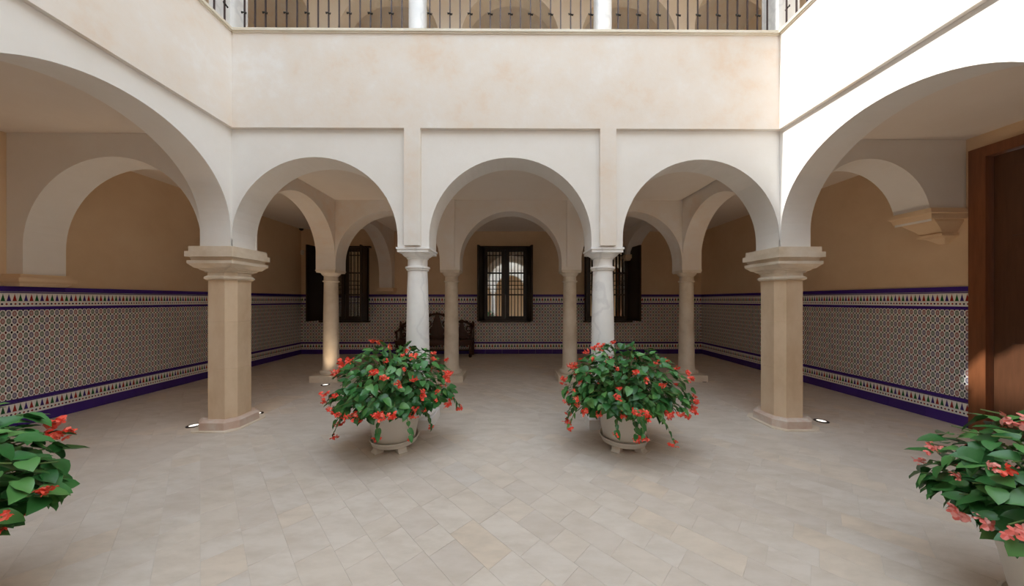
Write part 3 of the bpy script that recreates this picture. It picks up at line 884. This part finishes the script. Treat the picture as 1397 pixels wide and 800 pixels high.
# ------------------------------------------------------------------ small wall and floor fittings
t = empty('dome_camera', (-6.10, 9.03, 3.72), 'small black dome camera under the ceiling in the gallery corner', 'camera')
MB().lathe([(.07, -.025), (.075, 0)], 16).build('mount', 'whitep', t, True)
MB().lathe([(.0, -.085), (.03, -.08), (.052, -.06), (.06, -.03), (.06, -.02)], 16).build('dome', 'black', t, True)
t = empty('motion_detector', (-6.17, YB, 3.02), 'small off-white detector box on the back wall below the dome camera', 'detector')
MB().rect([(-.07, -.03, .03, -.03, 0), (-.05, -.035, .035, -.05, 0), (.05, -.035, .035, -.05, 0), (.07, -.03, .03, -.03, 0)]).build('housing', 'whitep', t)
MB().rect([(-.05, -.02, .02, -.056, -.049), (-.01, -.02, .02, -.056, -.049)]).build('lens', 'lampoff', t) if 'lampoff' in M else MB().rect([(-.05, -.02, .02, -.056, -.049), (-.01, -.02, .02, -.056, -.049)]).build('lens', 'pot', t)
ups = [(-4.03, 3.95, 'gallery side of the shaded corner pier'), (-3.57, 4.36, 'back of the shaded corner pier'), (-3.49, 5.84, 'slender column near the dome camera'),
       (3.80, 6.06, 'slender column in the far corner'), (3.68, 4.42, 'back of the corner pier by the door'), (4.12, 4.05, 'door side of the corner pier')]
u0 = None
for x, y, lab in ups:
    lb = 'recessed round floor uplight at the ' + lab
    if u0 is None:
        u0 = empty('floor_uplight', (x, y, 0), lb, 'floor light', 'recessed uplights in the paving')
        MB().lathe([(.078, .0), (.078, .006), (.07, .008), (.05, .008), (.05, .003)], 24, False).build('bezel', 'ring', u0, True)
        MB().lathe([(.05, .001), (.05, .004), (.0, .0065)], 20).build('lens', 'lampglass', u0, True)
    else: copy_tree(u0, (x, y, 0), lb)
    ld = bpy.data.lights.new('uplight_lamp', 'SPOT'); ld.energy = 22; ld.color = (1, .74, .48); ld.spot_size = R(120); ld.spot_blend = 1.0; ld.shadow_soft_size = .04
    lo = bpy.data.objects.new('uplight_lamp', ld); C.objects.link(lo); lo.location = (x, y, .03); lo.rotation_euler = (R(180), 0, 0)

# ------------------------------------------------------------------ potted begonias
def leaf_geo():
    """pointed, slightly lopsided leaf, base at origin, tip along +y, folded on the midrib; unit length"""
    L = [(0, 0), (-.16, -.07), (-.36, .05), (-.44, .30), (-.36, .58), (-.20, .82), (0, 1.0)]
    Rr = [(.12, -.05), (.27, .06), (.33, .30), (.27, .58), (.14, .82)]
    mid = [(0, .05), (0, .30), (0, .58), (0, .82)]
    v, f = [], []
    def z(x, y): return .30 * abs(x) - .28 * y * y + (.05 * math.sin(y * 9) * abs(x) * 2)
    def add(p): v.append((p[0], p[1], z(*p))); return len(v) - 1
    m = [add((0, 0))] + [add(p) for p in mid] + [add((0, 1.0))]
    l = [add(p) for p in L[1:6]]; r = [add(p) for p in Rr]
    for side_, fl in ((l, False), (r, True)):
        fs = [(m[0], side_[0], m[1]), (side_[0], side_[1], m[1]), (m[1], side_[1], side_[2], m[2]), (m[2], side_[2], side_[3], m[3]), (m[3], side_[3], side_[4], m[4]), (m[4], side_[4], m[5])]
        f += [tuple(reversed(q_)) if fl else q_ for q_ in fs]
    return v, f
LV, LF = leaf_geo()
def leaf_mesh(mat):
    me = bpy.data.meshes.new('leaf'); me.from_pydata(LV, [], LF); me.materials.append(M[mat])
    me.polygons.foreach_set('use_smooth', [True] * len(me.polygons)); me.update(); return me
LM = leaf_mesh('leaf')
def flower_mesh(mat, seed):
    rg = random.Random(seed); b_ = MB()
    for k in range(7):
        c = Vector((rg.uniform(-.5, .5), rg.uniform(-.5, .5), -rg.random() * .8))
        # each bloom: two round outer petals and two small inner ones
        rot = Matrix.Rotation(rg.uniform(-1.2, 1.2), 3, 'X') @ Matrix.Rotation(rg.uniform(-1.2, 1.2), 3, 'Y') @ Matrix.Rotation(rg.random() * 6.3, 3, 'Z')
        for q_ in range(4):
            a = q_ * PI / 2; ln = .40 if q_ % 2 == 0 else .30
            dx, dy = math.cos(a), math.sin(a); k0 = len(b_.v)
            pts = [(0, 0, 0), (.45, -.46, -.05), (.95, -.32, -.30), (1.05, 0, -.40), (.95, .32, -.30), (.45, .46, -.05)]
            for px, py, pz in pts:
                w_ = rot @ Vector(((px * dx - py * dy) * ln, (px * dy + py * dx) * ln, pz * ln * 1.2))
                b_.v.append(tuple(c + w_))
            b_.f += [(k0, k0 + 1, k0 + 2, k0 + 3), (k0, k0 + 3, k0 + 4, k0 + 5)]
    me = bpy.data.meshes.new('flower_cluster'); me.from_pydata(b_.v, [], b_.f); me.materials.append(M[mat]); me.update(); return me
FM = {m: [flower_mesh(m, i) for i in range(4)] for m in ('coral', 'pink')}

def pot_set(t):
    MB().lathe([(.0, .085), (.215, .085), (.222, .095), (.232, .17), (.234, .172), (.262, .34), (.264, .342), (.278, .43), (.29, .435), (.296, .445), (.296, .475), (.29, .485), (.275, .485), (.27, .45), (.25, .42)], 48, False).build('pot', 'pot', t, True)
    MB().lathe([(.0, .40), (.26, .425)], 32, False).build('soil', 'soil', t, True)
    MB().lathe([(.0, .052), (.20, .052), (.235, .062), (.252, .105), (.26, .112), (.258, .12), (.248, .12), (.238, .105), (.225, .078), (.0, .074)], 48, False).build('saucer', 'pot', t, True)
    ft = MB()
    pr = [(.0, .0), (.095, .0), (.10, .012), (.075, .03), (.068, .05), (.04, .056), (.0, .056), (.0, .035), (.03, .03), (.035, .012)]
    rr_ = [[(.15 + x, w_, z) for x, z in pr[:7]] for w_ in (-.045, .045)]
    ft.rings(rr_)
    me = None
    for a in (-130, -50, 90):
        if me is None: o = ft.build('pot_foot', 'pot', t); me = o.data
        else: o = link('pot_foot', me, t)
        o.rotation_euler.z = R(a); o.scale = (1.0, 1, 1)
def plant(x, y, seed, label, fmat, shape, nst=70, lsz=.095, nfl=80, nlv=1050, strands=7, rz=0):
    """shape(az) -> (reach, top, bottom) of the crown in that direction"""
    rg = random.Random(seed)
    t = empty('potted_begonia', (x, y, 0), label, 'potted plant', 'potted begonias'); t.rotation_euler.z = rz
    pot_set(t)
    leaves, flowers = [], []
    ph = [rg.uniform(0, 6.28) for _ in range(6)]
    def shell(az, el):
        """point on the lumpy crown surface; el -1 (skirt) .. 1 (top)"""
        reach, top, bot = shape(az)
        zc = bot + (top - bot) * .28
        lump = 1 + .07 * math.sin(3 * az + ph[0]) + .06 * math.sin(5 * az + ph[1] + 3 * el) + .05 * math.sin(9 * az + 7 * el + ph[2])
        r_ = reach * math.sqrt(max(0, 1 - el * el)) ** .8 * lump
        hz = (top - zc) if el > 0 else (zc - bot)
        return Vector((math.cos(az) * r_, math.sin(az) * r_, zc + el * hz * (1 + .06 * math.sin(4 * az + ph[3]))))
    def add_leaf(p, out, sc=1.0, droop=0.0):
        sd = Vector((0, 0, 1)).cross(out) * rg.choice((-1, 1))
        dr = (out * rg.uniform(.5, 1.0) + sd * rg.uniform(.1, 1.0) + Vector((0, 0, rg.uniform(-.9, .05) - droop))).normalized()
        nrm = (Vector((0, 0, 1)) * rg.uniform(.5, 1.0) + out * rg.uniform(.3, 1.0) + Vector((rg.uniform(-.4, .4), rg.uniform(-.4, .4), 0))).normalized()
        sz = lsz * rg.uniform(.6, 1.2) * sc
        xa = dr.cross(nrm).normalized(); na = xa.cross(dr).normalized()
        mt = Matrix((xa * sz * rg.choice((-1, 1)) * rg.uniform(.85, 1.1), dr * sz, na * sz)).transposed().to_4x4(); mt.translation = p
        leaves.append((mt, p))
    for i in range(nlv):
        az = rg.uniform(0, 2 * PI); el = rg.uniform(-.92, 1.0)
        p = shell(az, el); c_ = Vector((0, 0, .62))
        k = 1 - .42 * rg.random() ** 2.2 if i % 5 else rg.uniform(.45, .8)
        p = c_ + (p - c_) * k * .93
        out = Vector((p.x, p.y, (p.z - .6) * .6)); out = out.normalized() if out.length > .03 else Vector((1, 0, 0))
        add_leaf(p, out)
    for i in range(nst):
        az = i * 2.39996; el = 1 - 1.85 * (i + .5) / nst
        e = shell(az, el) * 1.0
        s0_ = Vector((math.cos(az) * .1 * rg.random(), math.sin(az) * .1, .43))
        mid = Vector((e.x * .45, e.y * .45, max(e.z, .60) + .08))
        MB().tube([tuple(s0_ * (1 - u) ** 2 + mid * 2 * u * (1 - u) + e * u * u) for u in (0, .2, .4, .6, .8, .97)], [.009, .008, .007, .006, .005, .003], 5).build('stem', 'stem', t, True)
    for i in range(strands):
        az = rg.uniform(PI * .95, PI * 2.05); p0_ = shell(az, rg.uniform(-.75, -.45)) * .98
        e = p0_ + Vector((math.cos(az) * .1, math.sin(az) * .1, -rg.uniform(.10, .17)))
        MB().tube([tuple(p0_ * .9 + Vector((0, 0, .06))), tuple((p0_ + e) / 2 + Vector((0, 0, .03))), tuple(e)], [.005, .004, .003], 5).build('stem', 'stem', t, True)
        out = Vector((math.cos(az), math.sin(az), 0))
        for k in range(4): add_leaf(p0_ + (e - p0_) * (k / 3), out, .85, .6)
        flowers.append((e - Vector((0, 0, .02)), rg.random()))
    for i in range(nfl):
        az = rg.uniform(0, 2 * PI); el = rg.uniform(-.72, .93)
        p = shell(az, el); c_ = Vector((0, 0, .62))
        flowers.append((c_ + (p - c_) * rg.uniform(.98, 1.10), rg.random()))
    # most visible leaves become parts, the rest one leafy mass
    cam_dir = (Vector((0, 0, 1.6)) - Vector((x, y, .75))).normalized()
    if rz: cam_dir = Matrix.Rotation(-rz, 3, 'Z') @ cam_dir
    def vis(lf):
        d_ = lf[1] - Vector((0, 0, .60)); return -(d_.dot(cam_dir) * 1.0 + .35 * d_.length)
    leaves.sort(key=vis)
    for mt, p in leaves[:300]:
        o = link('leaf', LM, t); o.matrix_local = mt
    b_ = MB()
    for mt, p in leaves[300:]:
        k0 = len(b_.v); b_.v += [tuple(mt @ Vector(q2)) for q2 in LV]; b_.f += [tuple(k0 + j for j in q2) for q2 in LF]
    me = bpy.data.meshes.new('foliage'); me.from_pydata(b_.v, [], b_.f); me.materials.append(M['leaf'])
    me.polygons.foreach_set('use_smooth', [True] * len(me.polygons)); me.update()
    tag(link('foliage', me, t), kind='stuff')
    for p, k in flowers:
        o = link('flower_cluster', FM[fmat if k < .8 else 'coral'][int(k * 97) % 4], t)
        off = Vector((p.x, p.y, p.z - .6)).normalized()
        o.location = p; s_ = .050 * (.7 + .6 * ((k * 13.7) % 1)); o.scale = (s_, s_, s_); o.rotation_euler = ((k * 5) % .8 - .4, (k * 9) % .8 - .4, k * 40)
    return t
def shp(base, top, bot, lobes):
    def f(az):
        r_ = base
        for a, amp, w_ in lobes:
            dd = math.atan2(math.sin(az - R(a)), math.cos(az - R(a))); r_ += amp * math.exp(-(dd / w_) ** 2)
        return r_, top, bot
    return f
plant(-1.27, 3.40, 3, 'red begonia in white pot in line with the carved bench', 'coral', shp(.62, 1.15, .42, [(90, -.25, .9), (180, .02, .6)]))
plant(1.255, 3.40, 5, 'red begonia in white pot in front of the marble column away from the bench', 'coral', shp(.61, 1.12, .42, [(90, -.24, .9), (0, .07, .5)]))
plant(-2.76, 1.36, 8, 'red begonia beside the shaded arcade, away from the wooden door', 'coral', shp(.50, 1.11, .50, []), lsz=.105, nlv=950, nfl=48, strands=4)
plant(2.66, 1.36, 12, 'begonia with pale pink and red flowers near the wooden door', 'pink', shp(.48, 1.05, .47, []), lsz=.105, nlv=850, nfl=60, strands=4)
